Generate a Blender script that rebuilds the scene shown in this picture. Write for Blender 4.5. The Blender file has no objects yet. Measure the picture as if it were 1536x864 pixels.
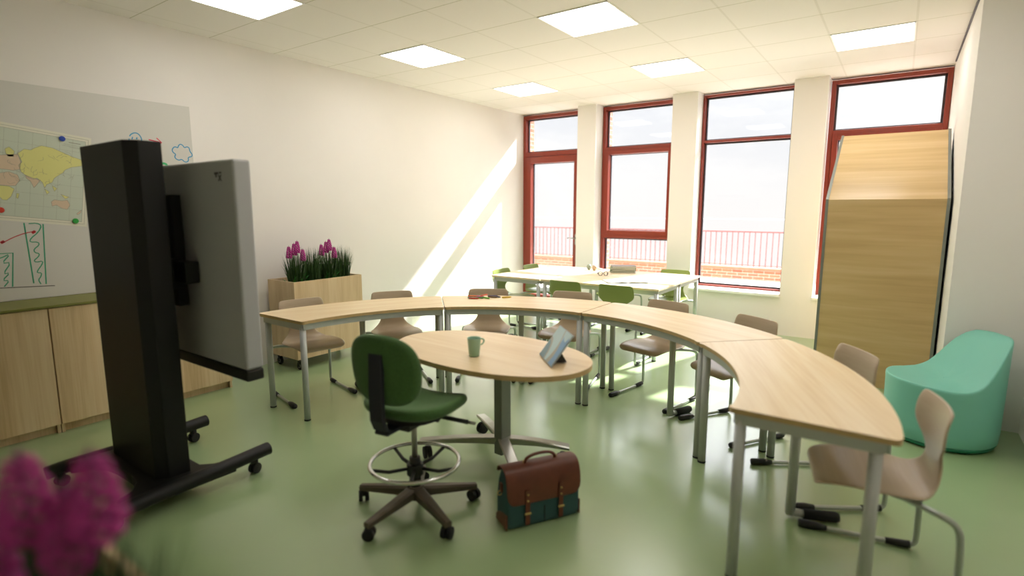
import bpy, bmesh, math, random
from mathutils import Vector, Matrix
PI = math.pi
SC = bpy.context.scene
COL = SC.collection
rnd = random.Random(7)

# ------------------------------------------------------------------ materials
def nmat(name):
    m = bpy.data.materials.new(name); m.use_nodes = True
    nt = m.node_tree; b = nt.nodes['Principled BSDF']
    return m, nt, b
def sset(b, **kw):
    for k, v in kw.items():
        k = k.replace('_', ' ')
        if k in b.inputs: b.inputs[k].default_value = v
def mat(name, col, rough=.5, metal=0., noise=0., scale=30., bump=0., bscale=200., coat=0., spec=.5, sheen=0.):
    m, nt, b = nmat(name)
    c = (*col, 1)
    sset(b, Base_Color=c, Roughness=rough, Metallic=metal, Coat_Weight=coat, Specular_IOR_Level=spec, Sheen_Weight=sheen)
    tc = nt.nodes.new('ShaderNodeTexCoord')
    if noise:
        n = nt.nodes.new('ShaderNodeTexNoise'); n.inputs['Scale'].default_value = scale; n.inputs['Detail'].default_value = 3
        nt.links.new(tc.outputs['Object'], n.inputs['Vector'])
        r = nt.nodes.new('ShaderNodeValToRGB')
        r.color_ramp.elements[0].position = .3; r.color_ramp.elements[1].position = .7
        r.color_ramp.elements[0].color = (*[max(0, x*(1-noise)) for x in col], 1)
        r.color_ramp.elements[1].color = (*[min(1, x*(1+noise)) for x in col], 1)
        nt.links.new(n.outputs['Fac'], r.inputs['Fac']); nt.links.new(r.outputs['Color'], b.inputs['Base Color'])
    if bump:
        n = nt.nodes.new('ShaderNodeTexNoise'); n.inputs['Scale'].default_value = bscale
        nt.links.new(tc.outputs['Object'], n.inputs['Vector'])
        bp = nt.nodes.new('ShaderNodeBump'); bp.inputs['Strength'].default_value = bump; bp.inputs['Distance'].default_value = .002
        nt.links.new(n.outputs['Fac'], bp.inputs['Height']); nt.links.new(bp.outputs['Normal'], b.inputs['Normal'])
    return m
def wood(name, c1, c2, c3, axis='X', rough=.4, sc=1., fine=1., spec=.4):
    """grain runs along axis"""
    m, nt, b = nmat(name); sset(b, Roughness=rough, Specular_IOR_Level=spec)
    tc = nt.nodes.new('ShaderNodeTexCoord')
    def stretched(s_along, s_across, detail):
        mp = nt.nodes.new('ShaderNodeMapping')
        s = [s_across]*3; s['XYZ'.index(axis)] = s_along
        mp.inputs['Scale'].default_value = s
        n = nt.nodes.new('ShaderNodeTexNoise'); n.inputs['Scale'].default_value = 1; n.inputs['Detail'].default_value = detail
        n.inputs['Distortion'].default_value = .3
        nt.links.new(tc.outputs['Object'], mp.inputs['Vector']); nt.links.new(mp.outputs['Vector'], n.inputs['Vector'])
        return n
    n1 = stretched(.9*sc, 14*sc, 3); n2 = stretched(3*sc, 90*sc*fine, 2)
    mx = nt.nodes.new('ShaderNodeMath'); mx.operation = 'MULTIPLY_ADD'; mx.inputs[1].default_value = .35
    nt.links.new(n2.outputs['Fac'], mx.inputs[0])
    m2 = nt.nodes.new('ShaderNodeMath'); m2.operation = 'MULTIPLY'; m2.inputs[1].default_value = .65
    nt.links.new(n1.outputs['Fac'], m2.inputs[0]); nt.links.new(m2.outputs[0], mx.inputs[2])
    r = nt.nodes.new('ShaderNodeValToRGB'); e = r.color_ramp.elements
    e[0].position = .36; e[0].color = (*c1, 1); e[1].position = .66; e[1].color = (*c3, 1)
    k = e.new(.5); k.color = (*c2, 1)
    nt.links.new(mx.outputs[0], r.inputs['Fac']); nt.links.new(r.outputs['Color'], b.inputs['Base Color'])
    return m
def srgb(r, g, b):
    f = lambda c: (c/255/12.92) if c/255 <= .04045 else ((c/255+.055)/1.055)**2.4
    return (f(r), f(g), f(b))
M = {}
M['wall'] = mat('wall_paint', srgb(235, 231, 227), .85, noise=.01, scale=2, bump=.05, bscale=400)
M['pier'] = mat('pier_paint', srgb(238, 233, 230), .85)
M['white'] = mat('white_paint', srgb(244, 244, 241), .45)
M['board'] = mat('whiteboard_enamel', srgb(212, 210, 204), .35, spec=.3)
M['frame'] = mat('red_window_paint', srgb(138, 52, 34), .35, noise=.05, scale=5)
M['gasket'] = mat('gasket_dark', srgb(66, 60, 66), .5)
M['table'] = wood('table_maple', srgb(226, 198, 152), srgb(235, 211, 170), srgb(242, 223, 188), 'X', .33, 1)
M['tabley'] = wood('table_maple_round', srgb(224, 194, 150), srgb(232, 205, 164), srgb(238, 215, 180), 'X', .3, 1)
M['tablepale'] = wood('table_pale_maple', srgb(226, 206, 170), srgb(232, 214, 180), srgb(236, 220, 190), 'X', .33, 1)
M['edge'] = mat('table_edge', srgb(196, 166, 118), .5, noise=.08, scale=20)
M['cab'] = wood('cabinet_oak', srgb(206, 176, 134), srgb(221, 193, 152), srgb(230, 206, 168), 'Z', .45, .9, 1.2)
M['cabx'] = wood('planter_oak', srgb(206, 178, 138), srgb(217, 191, 152), srgb(226, 203, 166), 'Z', .45, 1.2, 1.2)
M['oak'] = wood('knotty_oak', srgb(190, 160, 112), srgb(200, 171, 122), srgb(209, 182, 136), 'X', .3, .6, .5)
M['worktop'] = mat('olive_laminate', srgb(124, 124, 58), .5)
M['steel'] = mat('grey_powder_coat', srgb(188, 191, 188), .42, .15)
M['chrome'] = mat('chrome', srgb(215, 216, 214), .16, 1.)
M['tube'] = mat('chair_tube', srgb(176, 182, 176), .3, .65)
M['alu'] = mat('brushed_aluminium', srgb(176, 174, 168), .3, .85)
M['colgrey'] = mat('column_grey', srgb(134, 138, 132), .4, .4)
M['black'] = mat('black_plastic', srgb(24, 23, 22), .45)
M['blackm'] = mat('black_metal', srgb(20, 19, 17), .5, .0, spec=.35)
M['rubber'] = mat('rubber', srgb(30, 30, 30), .7)
M['shell'] = wood('beech_shell', srgb(176, 156, 132), srgb(182, 163, 139), srgb(188, 170, 147), 'X', .3, 1, 1)
M['green_shell'] = mat('green_shell', srgb(130, 146, 78), .3)
M['fabric'] = mat('green_wool', srgb(74, 106, 60), .9, noise=.12, scale=120, bump=.4, bscale=900, spec=.2, sheen=.15)
M['navy'] = mat('dark_navy_plastic', srgb(28, 28, 42), .55)
M['brown'] = mat('stool_base_brown', srgb(96, 86, 72), .45, .3)
M['pouf'] = mat('turquoise_plastic', srgb(124, 196, 180), .42, noise=.015, scale=3)
M['poufb'] = mat('turquoise_dark', srgb(20, 120, 86), .5)
M['leather'] = mat('brown_leather', srgb(104, 52, 32), .42, noise=.12, scale=18, bump=.2, bscale=300)
M['teal'] = mat('teal_canvas', srgb(54, 88, 92), .85, noise=.1, scale=150, bump=.3, bscale=800)
M['brass'] = mat('brass', srgb(214, 184, 122), .3, 1.)
M['cup'] = mat('mint_ceramic', srgb(158, 196, 172), .4)
M['tvgrey'] = mat('display_back_grey', srgb(178, 179, 182), .5)
M['tvedge'] = mat('display_edge_grey', srgb(190, 190, 184), .45)
M['scr'] = mat('screen_glass', (.01, .01, .012), .1)
M['grass'] = mat('grass_leaf', srgb(48, 78, 30), .55, noise=.35, scale=40)
M['leafb'] = mat('bright_leaf', srgb(46, 130, 46), .45, noise=.2, scale=40)
M['petal'] = mat('magenta_petal', srgb(200, 66, 158), .55, noise=.25, scale=60)
M['bud'] = mat('purple_bud', srgb(90, 60, 92), .6)
M['soil'] = mat('soil', srgb(70, 54, 40), .95, noise=.3, scale=60)
M['paper'] = mat('paper', srgb(244, 242, 238), .8)
M['redline'] = mat('red_ink', srgb(214, 90, 80), .7)
for n, c in dict(mk_green=(60, 160, 122), mk_red=(206, 52, 60), mk_pink=(222, 44, 84), mk_blue=(50, 150, 196), mk_black=(80, 80, 76), mk_lime=(70, 186, 120),
                 mag_blue=(34, 66, 168), mag_green=(42, 160, 62), mag_red=(206, 62, 34),
                 map_paper=(226, 224, 208), map_sea=(200, 208, 192), map_yellow=(222, 219, 140), map_pink=(216, 194, 168), map_ink=(140, 140, 124),
                 book_green=(126, 140, 118), book_grey=(120, 112, 102), book_pages=(228, 226, 214),
                 cup_grey=(140, 152, 138), cup_tan=(184, 160, 132), c_red=(196, 74, 58), c_coral=(232, 116, 94), c_orange=(224, 124, 74), c_green=(76, 140, 74), c_lime=(104, 176, 62),
                 c_teal=(130, 160, 150), c_pink=(206, 110, 160), c_purple=(104, 84, 110), c_brown=(110, 78, 40), c_blue=(70, 78, 104), c_yellow=(226, 190, 66),
                 t_back=(160, 170, 176), t_blue=(146, 182, 216), t_pale=(204, 226, 230), t_tan=(190, 188, 178), t_deep=(142, 168, 180), cable=(200, 200, 204)).items():
    M[n] = mat(n, srgb(*c), .6)

def brick_mat():
    m, nt, b = nmat('red_brick'); sset(b, Roughness=.9)
    tc = nt.nodes.new('ShaderNodeTexCoord'); mp = nt.nodes.new('ShaderNodeMapping')
    sx = nt.nodes.new('ShaderNodeSeparateXYZ'); cb = nt.nodes.new('ShaderNodeCombineXYZ'); ad = nt.nodes.new('ShaderNodeMath')
    nt.links.new(tc.outputs['Object'], sx.inputs[0])
    nt.links.new(sx.outputs['X'], ad.inputs[0]); nt.links.new(sx.outputs['Y'], ad.inputs[1])
    nt.links.new(ad.outputs[0], cb.inputs['X']); nt.links.new(sx.outputs['Z'], cb.inputs['Y'])
    br = nt.nodes.new('ShaderNodeTexBrick'); br.inputs['Scale'].default_value = 4.6
    br.inputs['Color1'].default_value = (*srgb(176, 112, 84), 1); br.inputs['Color2'].default_value = (*srgb(150, 92, 70), 1); br.inputs['Mortar'].default_value = (*srgb(190, 180, 168), 1)
    br.inputs['Mortar Size'].default_value = .02; br.inputs['Brick Width'].default_value = 1.; br.inputs['Row Height'].default_value = .3
    nt.links.new(cb.outputs[0], br.inputs['Vector']); nt.links.new(br.outputs['Color'], b.inputs['Base Color'])
    return m
M['brick'] = brick_mat()
M['coping'] = mat('terracotta_coping', srgb(178, 88, 64), .7)
M['rail'] = mat('terracotta_rail', srgb(112, 56, 52), .6)
M['paving'] = mat('pale_paving', srgb(225, 222, 214), .9, noise=.03, scale=3)
def floor_mat():
    m, nt, b = nmat('green_linoleum')
    tc = nt.nodes.new('ShaderNodeTexCoord'); n = nt.nodes.new('ShaderNodeTexNoise'); n.inputs['Scale'].default_value = 1.6; n.inputs['Detail'].default_value = 6
    nt.links.new(tc.outputs['Object'], n.inputs['Vector'])
    r = nt.nodes.new('ShaderNodeValToRGB'); e = r.color_ramp.elements
    e[0].position = .3; e[1].position = .75; e[0].color = (*srgb(152, 176, 128), 1); e[1].color = (*srgb(160, 183, 137), 1)
    nt.links.new(n.outputs['Fac'], r.inputs['Fac']); nt.links.new(r.outputs['Color'], b.inputs['Base Color'])
    sset(b, Roughness=.3, Specular_IOR_Level=.7, Coat_Weight=.6, Coat_Roughness=.2, Coat_IOR=1.6)
    return m
M['floor'] = floor_mat()
def ceiling_mat():
    m, nt, b = nmat('ceiling_tiles'); sset(b, Roughness=.9)
    tc = nt.nodes.new('ShaderNodeTexCoord'); sx = nt.nodes.new('ShaderNodeSeparateXYZ'); nt.links.new(tc.outputs['Object'], sx.inputs[0])
    def line(out, off, w):
        a = nt.nodes.new('ShaderNodeMath'); a.operation = 'SUBTRACT'; a.inputs[1].default_value = off; nt.links.new(out, a.inputs[0])
        p = nt.nodes.new('ShaderNodeMath'); p.operation = 'PINGPONG'; p.inputs[1].default_value = .3; nt.links.new(a.outputs[0], p.inputs[0])
        l = nt.nodes.new('ShaderNodeMath'); l.operation = 'LESS_THAN'; l.inputs[1].default_value = w; nt.links.new(p.outputs[0], l.inputs[0])
        return l.outputs[0]
    lx = line(sx.outputs['X'], -4.8203, .008); ly = line(sx.outputs['Y'], 3.748, .0035)
    n = nt.nodes.new('ShaderNodeTexNoise'); n.inputs['Scale'].default_value = 500; nt.links.new(tc.outputs['Object'], n.inputs['Vector'])
    m1 = nt.nodes.new('ShaderNodeMix'); m1.data_type = 'RGBA'; m1.inputs['A'].default_value = (*srgb(229, 224, 218), 1); m1.inputs['B'].default_value = (*srgb(219, 214, 206), 1); nt.links.new(lx, m1.inputs['Factor'])
    m2 = nt.nodes.new('ShaderNodeMix'); m2.data_type = 'RGBA'; m2.inputs['B'].default_value = (*srgb(184, 180, 158), 1); nt.links.new(ly, m2.inputs['Factor']); nt.links.new(m1.outputs['Result'], m2.inputs['A'])
    nt.links.new(m2.outputs['Result'], b.inputs['Base Color'])
    return m
M['ceiling'] = ceiling_mat()
def glass_mat():
    m = bpy.data.materials.new('window_glass'); m.use_nodes = True; nt = m.node_tree
    nt.nodes.remove(nt.nodes['Principled BSDF']); out = nt.nodes['Material Output']
    t = nt.nodes.new('ShaderNodeBsdfTransparent'); g = nt.nodes.new('ShaderNodeBsdfGlossy'); g.inputs['Roughness'].default_value = .02
    f = nt.nodes.new('ShaderNodeFresnel'); f.inputs['IOR'].default_value = 1.3
    mx = nt.nodes.new('ShaderNodeMixShader'); nt.links.new(f.outputs[0], mx.inputs[0]); nt.links.new(t.outputs[0], mx.inputs[1]); nt.links.new(g.outputs[0], mx.inputs[2])
    nt.links.new(mx.outputs[0], out.inputs[0]); return m
M['glass'] = glass_mat()
LAMP = 8.0
SKY0, SKY1 = 1.0, 8.5   # low haze near the horizon, unseen high sky brightened to light the room
def emit(name, col, s):
    m = bpy.data.materials.new(name); m.use_nodes = True; nt = m.node_tree
    nt.nodes.remove(nt.nodes['Principled BSDF']); e = nt.nodes.new('ShaderNodeEmission'); e.inputs[0].default_value = (*col, 1); e.inputs[1].default_value = s
    nt.links.new(e.outputs[0], nt.nodes['Material Output'].inputs[0]); return m
M['lamp'] = emit('light_panel', (1, .965, .93), LAMP)

# ------------------------------------------------------------------ mesh builder
class MB:
    def __init__(s): s.bm = bmesh.new(); s.mats = []
    def mi(s, m):
        if m is None: return 0
        if m not in s.mats: s.mats.append(m)
        return s.mats.index(m)
    def take(s, tmp, m, mtx=None, smooth=False):
        if mtx is not None: tmp.transform(mtx)
        i = s.mi(m); vm = {}
        for v in tmp.verts: vm[v] = s.bm.verts.new(v.co)
        for f in tmp.faces:
            try: nf = s.bm.faces.new([vm[v] for v in f.verts])
            except ValueError: continue
            nf.material_index = i; nf.smooth = smooth
        tmp.free(); return s
    def box(s, x0, x1, y0, y1, z0, z1, m=None, bev=0., seg=2, mtx=None, smooth=False):
        t = bmesh.new(); bmesh.ops.create_cube(t, size=1)
        t.transform(Matrix.Translation(((x0+x1)/2, (y0+y1)/2, (z0+z1)/2)) @ Matrix.Diagonal((abs(x1-x0), abs(y1-y0), abs(z1-z0), 1)))
        if bev: bmesh.ops.bevel(t, geom=t.edges[:], offset=bev, segments=seg, profile=.5, affect='EDGES')
        return s.take(t, m, mtx, smooth)
    def cyl(s, c, r, h, m=None, axis='Z', seg=24, r2=None, bev=0., mtx=None, smooth=True):
        t = bmesh.new(); bmesh.ops.create_cone(t, cap_ends=True, segments=seg, radius1=r, radius2=r if r2 is None else r2, depth=h)
        if bev:
            ed = [e for e in t.edges if len(e.link_faces) == 2 and any(len(f.verts) > 4 for f in e.link_faces)]
            bmesh.ops.bevel(t, geom=ed, offset=bev, segments=2, profile=.5, affect='EDGES')
        if axis == 'X': t.transform(Matrix.Rotation(PI/2, 4, 'Y'))
        if axis == 'Y': t.transform(Matrix.Rotation(PI/2, 4, 'X'))
        t.transform(Matrix.Translation(c))
        return s.take(t, m, mtx, smooth)
    def sph(s, c, r, m=None, sc=(1, 1, 1), seg=12, mtx=None, ico=None):
        t = bmesh.new()
        if ico is not None: bmesh.ops.create_icosphere(t, subdivisions=ico, radius=r)
        else: bmesh.ops.create_uvsphere(t, u_segments=seg, v_segments=max(6, seg//2), radius=r)
        t.transform(Matrix.Translation(c) @ Matrix.Diagonal((*sc, 1)))
        return s.take(t, m, mtx, True)
    def torus(s, c, R, r, m=None, seg=48, rs=10, mtx=None):
        pts = [Vector((c[0]+R*math.cos(2*PI*i/seg), c[1]+R*math.sin(2*PI*i/seg), c[2])) for i in range(seg)]
        return s.tube(pts, r, m, rs, closed=True, mtx=mtx)
    def tube(s, pts, r, m=None, seg=10, closed=False, mtx=None, smooth_iter=0, sx=1., sy=1.):
        P = [Vector(p) for p in pts]
        for _ in range(smooth_iter):
            Q = [P[0]]
            for a, b in zip(P[:-1], P[1:]): Q += [a*.75+b*.25, a*.25+b*.75]
            Q.append(P[-1]); P = Q
        n = len(P); rr = r if callable(r) else (lambda t: r)
        t = bmesh.new(); rings = []; up = None
        for i, p in enumerate(P):
            if closed: d = (P[(i+1) % n]-P[i-1])
            else: d = (P[min(i+1, n-1)]-P[max(i-1, 0)])
            d.normalize()
            if up is None:
                a = Vector((0, 0, 1)) if abs(d.z) < .9 else Vector((1, 0, 0))
                up = (a-d*a.dot(d)).normalized()
            else: up = (up-d*up.dot(d)).normalized()
            sd = d.cross(up); R = rr(i/max(1, n-1))
            rings.append([t.verts.new(p+(up*math.cos(2*PI*k/seg)*sy+sd*math.sin(2*PI*k/seg)*sx)*R) for k in range(seg)])
        m_ = n if closed else n-1
        for i in range(m_):
            a, b = rings[i], rings[(i+1) % n]
            for k in range(seg): t.faces.new((a[k], a[(k+1) % seg], b[(k+1) % seg], b[k]))
        if not closed:
            t.faces.new(rings[0][::-1]); t.faces.new(rings[-1])
        return s.take(t, m, mtx, True)
    def prism(s, poly, z0, z1, m=None, mtx=None, side=None, bev=0., smooth=False):
        """polygon (x,y) ccw extruded in z"""
        t = bmesh.new(); n = len(poly)
        lo = [t.verts.new((x, y, z0)) for x, y in poly]; hi = [t.verts.new((x, y, z1)) for x, y in poly]
        t.faces.new(hi); t.faces.new(lo[::-1])
        if side is None:
            for i in range(n): t.faces.new((lo[i], lo[(i+1) % n], hi[(i+1) % n], hi[i]))
            if bev:
                ed = [e for e in t.edges if abs(e.verts[0].co.z-e.verts[1].co.z) < 1e-6]
                bmesh.ops.bevel(t, geom=ed, offset=bev, segments=2, profile=.5, affect='EDGES')
            return s.take(t, m, mtx, smooth)
        s.take(t, m, mtx)
        t = bmesh.new(); lo = [t.verts.new((x, y, z0)) for x, y in poly]; hi = [t.verts.new((x, y, z1)) for x, y in poly]
        for i in range(n): t.faces.new((lo[i], lo[(i+1) % n], hi[(i+1) % n], hi[i]))
        return s.take(t, side, mtx)
    def lathe(s, prof, m=None, seg=32, mtx=None, c=(0, 0)):
        t = bmesh.new(); rings = []
        for r, z in prof:
            if r < 1e-5: rings.append([t.verts.new((c[0], c[1], z))])
            else: rings.append([t.verts.new((c[0]+r*math.cos(2*PI*k/seg), c[1]+r*math.sin(2*PI*k/seg), z)) for k in range(seg)])
        for a, b in zip(rings[:-1], rings[1:]):
            for k in range(seg):
                l = (k+1) % seg
                if len(a) == 1 and len(b) == 1: continue
                if len(a) == 1: t.faces.new((a[0], b[l], b[k]))
                elif len(b) == 1: t.faces.new((a[k], a[l], b[0]))
                else: t.faces.new((a[k], a[l], b[l], b[k]))
        return s.take(t, m, mtx, True)
    def grid(s, rows, m=None, mtx=None, smooth=True, closed=False):
        t = bmesh.new(); V = [[t.verts.new(p) for p in r] for r in rows]
        for a, b in zip(V[:-1], V[1:]):
            for k in range(len(a)-(0 if closed else 1)):
                l = (k+1) % len(a); t.faces.new((a[k], a[l], b[l], b[k]))
        return s.take(t, m, mtx, smooth)
    def build(s, name, parent=None, kind=None, label=None, sub=0, solid=0., bevel=0., autosmooth=False):
        me = bpy.data.meshes.new(name)
        bmesh.ops.recalc_face_normals(s.bm, faces=s.bm.faces[:]) if not solid else None
        s.bm.to_mesh(me); s.bm.free()
        for m in s.mats: me.materials.append(m)
        o = bpy.data.objects.new(name, me); COL.objects.link(o)
        if parent: o.parent = parent
        if kind: o['kind'] = kind
        if label: o['label'] = label
        if solid:
            md = o.modifiers.new('solid', 'SOLIDIFY'); md.thickness = solid; md.offset = 0
        if bevel:
            md = o.modifiers.new('bev', 'BEVEL'); md.width = bevel; md.segments = 2; md.limit_method = 'ANGLE'
        if sub:
            md = o.modifiers.new('sub', 'SUBSURF'); md.levels = sub; md.render_levels = sub
        return o
def empty(name, label, cat, loc=(0, 0, 0), rz=0., group=None):
    o = bpy.data.objects.new(name, None); COL.objects.link(o); o.location = loc; o.rotation_euler = (0, 0, rz)
    o.empty_display_size = .1
    o['label'] = label; o['category'] = cat
    if group: o['group'] = group
    return o
def tag(o, label, cat, group=None, loc=None, rz=None):
    o['label'] = label; o['category'] = cat
    if group: o['group'] = group
    if loc is not None: o.location = loc
    if rz is not None: o.rotation_euler = (0, 0, rz)
    return o
def kids(o): return [c for c in COL.objects if c.parent == o]
def dup(root, loc, rz, label=None, parent=None):
    r = root.copy(); COL.objects.link(r)
    if parent is None: r.location = loc; r.rotation_euler = (0, 0, rz)
    else: r.parent = parent
    if label: r['label'] = label
    for c in kids(root): dup(c, None, None, parent=r)
    return r
T = Matrix.Translation
def RZ(a): return Matrix.Rotation(a, 4, 'Z')

# ------------------------------------------------------------------ room shell
XL, XR, XR2, YW, YC, YB, H = -5.01, .33, .785, 7.19, 4.91, -2.0, 2.987
MB().box(XL-.2, 1.2, YB-.2, 7.5, -.15, 0, M['floor']).build('floor', kind='structure')
MB().box(XL-.2, 1.2, YB-.2, 7.5, H, H+.15, M['ceiling']).build('ceiling', kind='structure')
MB().box(XL-.2, XL, YB-.2, 7.5, 0, H, M['wall']).build('wall_left', kind='structure')
MB().box(XL, 1.2, YB-.2, YB, 0, H, M['wall']).build('wall_front', kind='structure')
b = MB(); b.prism([(XR, YC), (XR2, YC), (XR2, YB), (1.2, YB), (1.2, 7.5), (XR, 7.5)], 0, H, M['wall']); b.build('wall_right', kind='structure')
PIERS = [(-3.92, -3.63), (-2.53, -2.21), (-1.115, -.774)]
OPEN = [(XL, -3.92), (-3.63, -2.53), (-2.21, -1.115), (-.774, XR)]
b = MB()
for x0, x1 in PIERS: b.box(x0, x1, YW, 7.5, 0, H, M['pier'])
for x0, x1 in OPEN[1:]: b.box(x0-.001, x1+.001, YW, 7.5, 0, .47, M['pier'])
b.build('wall_back', kind='structure')
for i, (x0, x1) in enumerate(OPEN[1:]):
    MB().box(x0+.002, x1-.002, YW-.055, 7.40, .47, .5, M['white'], .004).build('trim_%d' % (i+1), kind='structure')
# white jamb linings on the left cheek of each window opening
for i, (x0, x1) in enumerate(OPEN[1:]):
    MB().box(x0, x0+.006, YW-.004, 7.40, .5, H, M['white']).build('trim_%d' % (i+4), kind='structure')
# shadow-gap trim between ceiling and right wall
MB().box(XR-.012, XR, YC, YW, H-.015, H, M['gasket']).build('trim_7', kind='structure')
# outer brick leaf
b = MB()
b.box(-9, XL+.03, 7.5, 7.67, -.1, 3.6, M['brick'])
for (x0, x1), e_ in zip(PIERS, (.03, -.05, -.05)): b.box(x0, x1+e_, 7.5, 7.67, -.1, 3.6, M['brick'])
for x0, x1 in OPEN[1:]: b.box(x0, x1, 7.5, 7.67, -.1, .42, M['brick'])
b.box(XR, 4, 7.5, 7.67, -.1, 3.6, M['brick'])
b.box(-9, 4, 7.5, 7.67, 3.0, 3.6, M['brick'])
b.build('wall_outside', kind='structure')

# windows ------------------------------------------------------------
Y0, Y1 = 7.40, 7.52
def frame_rect(b, x0, x1, z0, z1, w, y0=Y0, y1=Y1, m=None):
    m = m or M['frame']
    b.box(x0, x0+w, y0, y1, z0, z1, m, .003); b.box(x1-w, x1, y0, y1, z0, z1, m, .003)
    b.box(x0+w, x1-w, y0, y1, z0, z0+w, m, .003); b.box(x0+w, x1-w, y0, y1, z1-w, z1, m, .003)
def gasket_rect(b, x0, x1, z0, z1, w=.014, y=7.47): frame_rect(b, x0, x1, z0, z1, w, y, y+.03, M['gasket'])
def glass(name, x0, x1, z0, z1, par): MB().box(x0, x1, 7.482, 7.488, z0, z1, M['glass']).build(name, par)
def sash(par, x0, x1, z0, z1, w, name='sash'):
    b = MB(); frame_rect(b, x0, x1, z0, z1, w, Y0-.02, Y1-.01); o = b.build(name, par)
    b = MB(); gasket_rect(b, x0+w-.002, x1-w+.002, z0+w-.002, z1-w+.002, .01); b.build('gasket', o)
    glass('pane', x0+w, x1-w, z0+w, z1-w, o); return o
TZ = 2.385  # transom height (bar centre)
# the balcony door in the corner
x0, x1 = OPEN[0]
b = MB(); frame_rect(b, x0+.002, x1-.002, .0, H-.02, .05); b.box(x0+.05, x1-.05, Y0, Y1, TZ-.05, TZ+.02, M['frame'], .003)
fr = b.build('door_1', kind='structure')
sash(fr, x0+.055, x1-.055, .05, TZ-.055, .1, 'door_leaf')
b = MB(); gasket_rect(b, x0+.05, x1-.05, TZ+.02, H-.07, .02); b.build('gasket', fr); glass('pane', x0+.05, x1-.05, TZ+.02, H-.07, fr)
# door lever
b = MB(); b.box(x1-.115, x1-.085, Y0-.035, Y0-.02, .98, 1.14, M['alu'], .004); b.tube([(x1-.1, Y0-.03, 1.08), (x1-.1, Y0-.075, 1.08), (x1-.22, Y0-.075, 1.08)], .009, M['alu']); b.build('door_handle', fr)
def window(i, opening, splits, sashes, fw=.045):
    x0, x1 = opening
    b = MB(); frame_rect(b, x0+.012, x1-.004, .5, H-.02, fw)
    zs = [.5]+[z for z, _ in splits]+[H-.02]
    for z, w in splits: b.box(x0+.012+fw, x1-.004-fw, Y0, Y1, z-w/2, z+w/2, M['frame'], .003)
    fr = b.build('window_%d' % i, kind='structure')
    n = len(zs)-1
    for k in range(n):
        lo = zs[k]+(fw if k == 0 else splits[k-1][1]/2); hi = zs[k+1]-(fw if k == n-1 else splits[k][1]/2)
        if k in sashes: sash(fr, x0+.06, x1-.05, lo, hi, .055)
        else:
            b = MB(); gasket_rect(b, x0+.012+fw, x1-.004-fw, lo, hi, .02); b.build('gasket', fr); glass('pane', x0+.014+fw, x1-.006-fw, lo, hi, fr)
    return fr
window(1, OPEN[1], [(1.13, .055), (2.375, .05)], {1})
window(2, OPEN[2], [(2.385, .03)], set(), .024)
window(3, OPEN[3], [(1.05, .05), (2.385, .055)], {1})

# outside -------------------------------------------------------------
MB().box(-12, 9, 7.67, 13.2, -.25, -.02, M['paving']).build('terrace_paving', kind='structure')
b = MB(); b.box(-12, 9, 12.62, 12.9, -.02, .2, M['brick'])
pw = tag(b.build('parapet_wall'), 'low brick parapet along the terrace outside, topped with terracotta coping', 'parapet')
MB().box(-12, 9, 12.56, 12.96, .2, .26, M['coping'], .01).build('coping', pw)
rl = empty('terrace_railing', 'terracotta metal railing of thin upright bars standing on the brick parapet', 'railing', (-4, 12.76, .26))
b = MB(); b.box(-5.6, 6.2, -.02, .02, .75, .775, M['rail']); b.build('top_rail', rl)
b = MB(); b.box(-5.6, 6.2, -.012, .012, .02, .035, M['rail']); b.build('bottom_rail', rl)
MB().tube([(-5.6, .3, 1.03), (6.2, .3, 1.03)], .005, M['cable'], 6).build('wire', rl)
for x in (-5.5, 0, 5.9): MB().tube([(x, 0, .76), (x, .3, .8), (x, .3, 1.03)], .006, M['rail'], 6).build('wire_bracket', rl)
bar0 = MB().box(-.0065, .0065, -.0065, .0065, -.002, .755, M['rail']).build('bar', rl); 
xs = [-5.5+.118*k for k in range(98)]
bar0.location = (xs[0], 0, 0)
for x in xs[1:]:
    c = bar0.copy(); COL.objects.link(c); c.location = (x, 0, 0)

# ------------------------------------------------------------------ ceiling lights
LL = {(1, 0): 'square ceiling light panel nearest the middle of the left wall', (1, 3): 'square ceiling light panel nearest the corner door, at the far left',
      (1, -3): 'square ceiling light panel at the top edge of the photo, above the dark display column', (4, 0): 'square ceiling light panel in the middle of the ceiling, large and close',
      (4, 3): 'square ceiling light panel in front of the second and third windows', (7, 3): 'square ceiling light panel in front of the rightmost window',
      (7, 0): 'square ceiling light panel overhead near the right wall', (4, -3): 'square ceiling light panel overhead in the middle, behind the visible ones',
      (7, -3): 'square ceiling light panel overhead near the right wall, behind the visible ones'
}
for (i, j), lab in LL.items():
    x = -4.8203+.6*i; y = 3.748+.6*j
    e = empty('ceiling_light', lab, 'ceiling light', (x+.3, y+.3, H), 0, 'square light panels in the tiled ceiling')
    b = MB(); w = .292
    for s in (-1, 1):
        b.box(s*w-.006, s*w+.006, -w-.006, w+.006, -.006, 0, M['white']); b.box(-w, w, s*w-.006, s*w+.006, -.006, 0, M['white'])
    b.build('frame', e)
    MB().box(-w+.006, w-.006, -w+.006, w-.006, -.004, -.0005, M['lamp']).build('diffuser', e)

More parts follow.
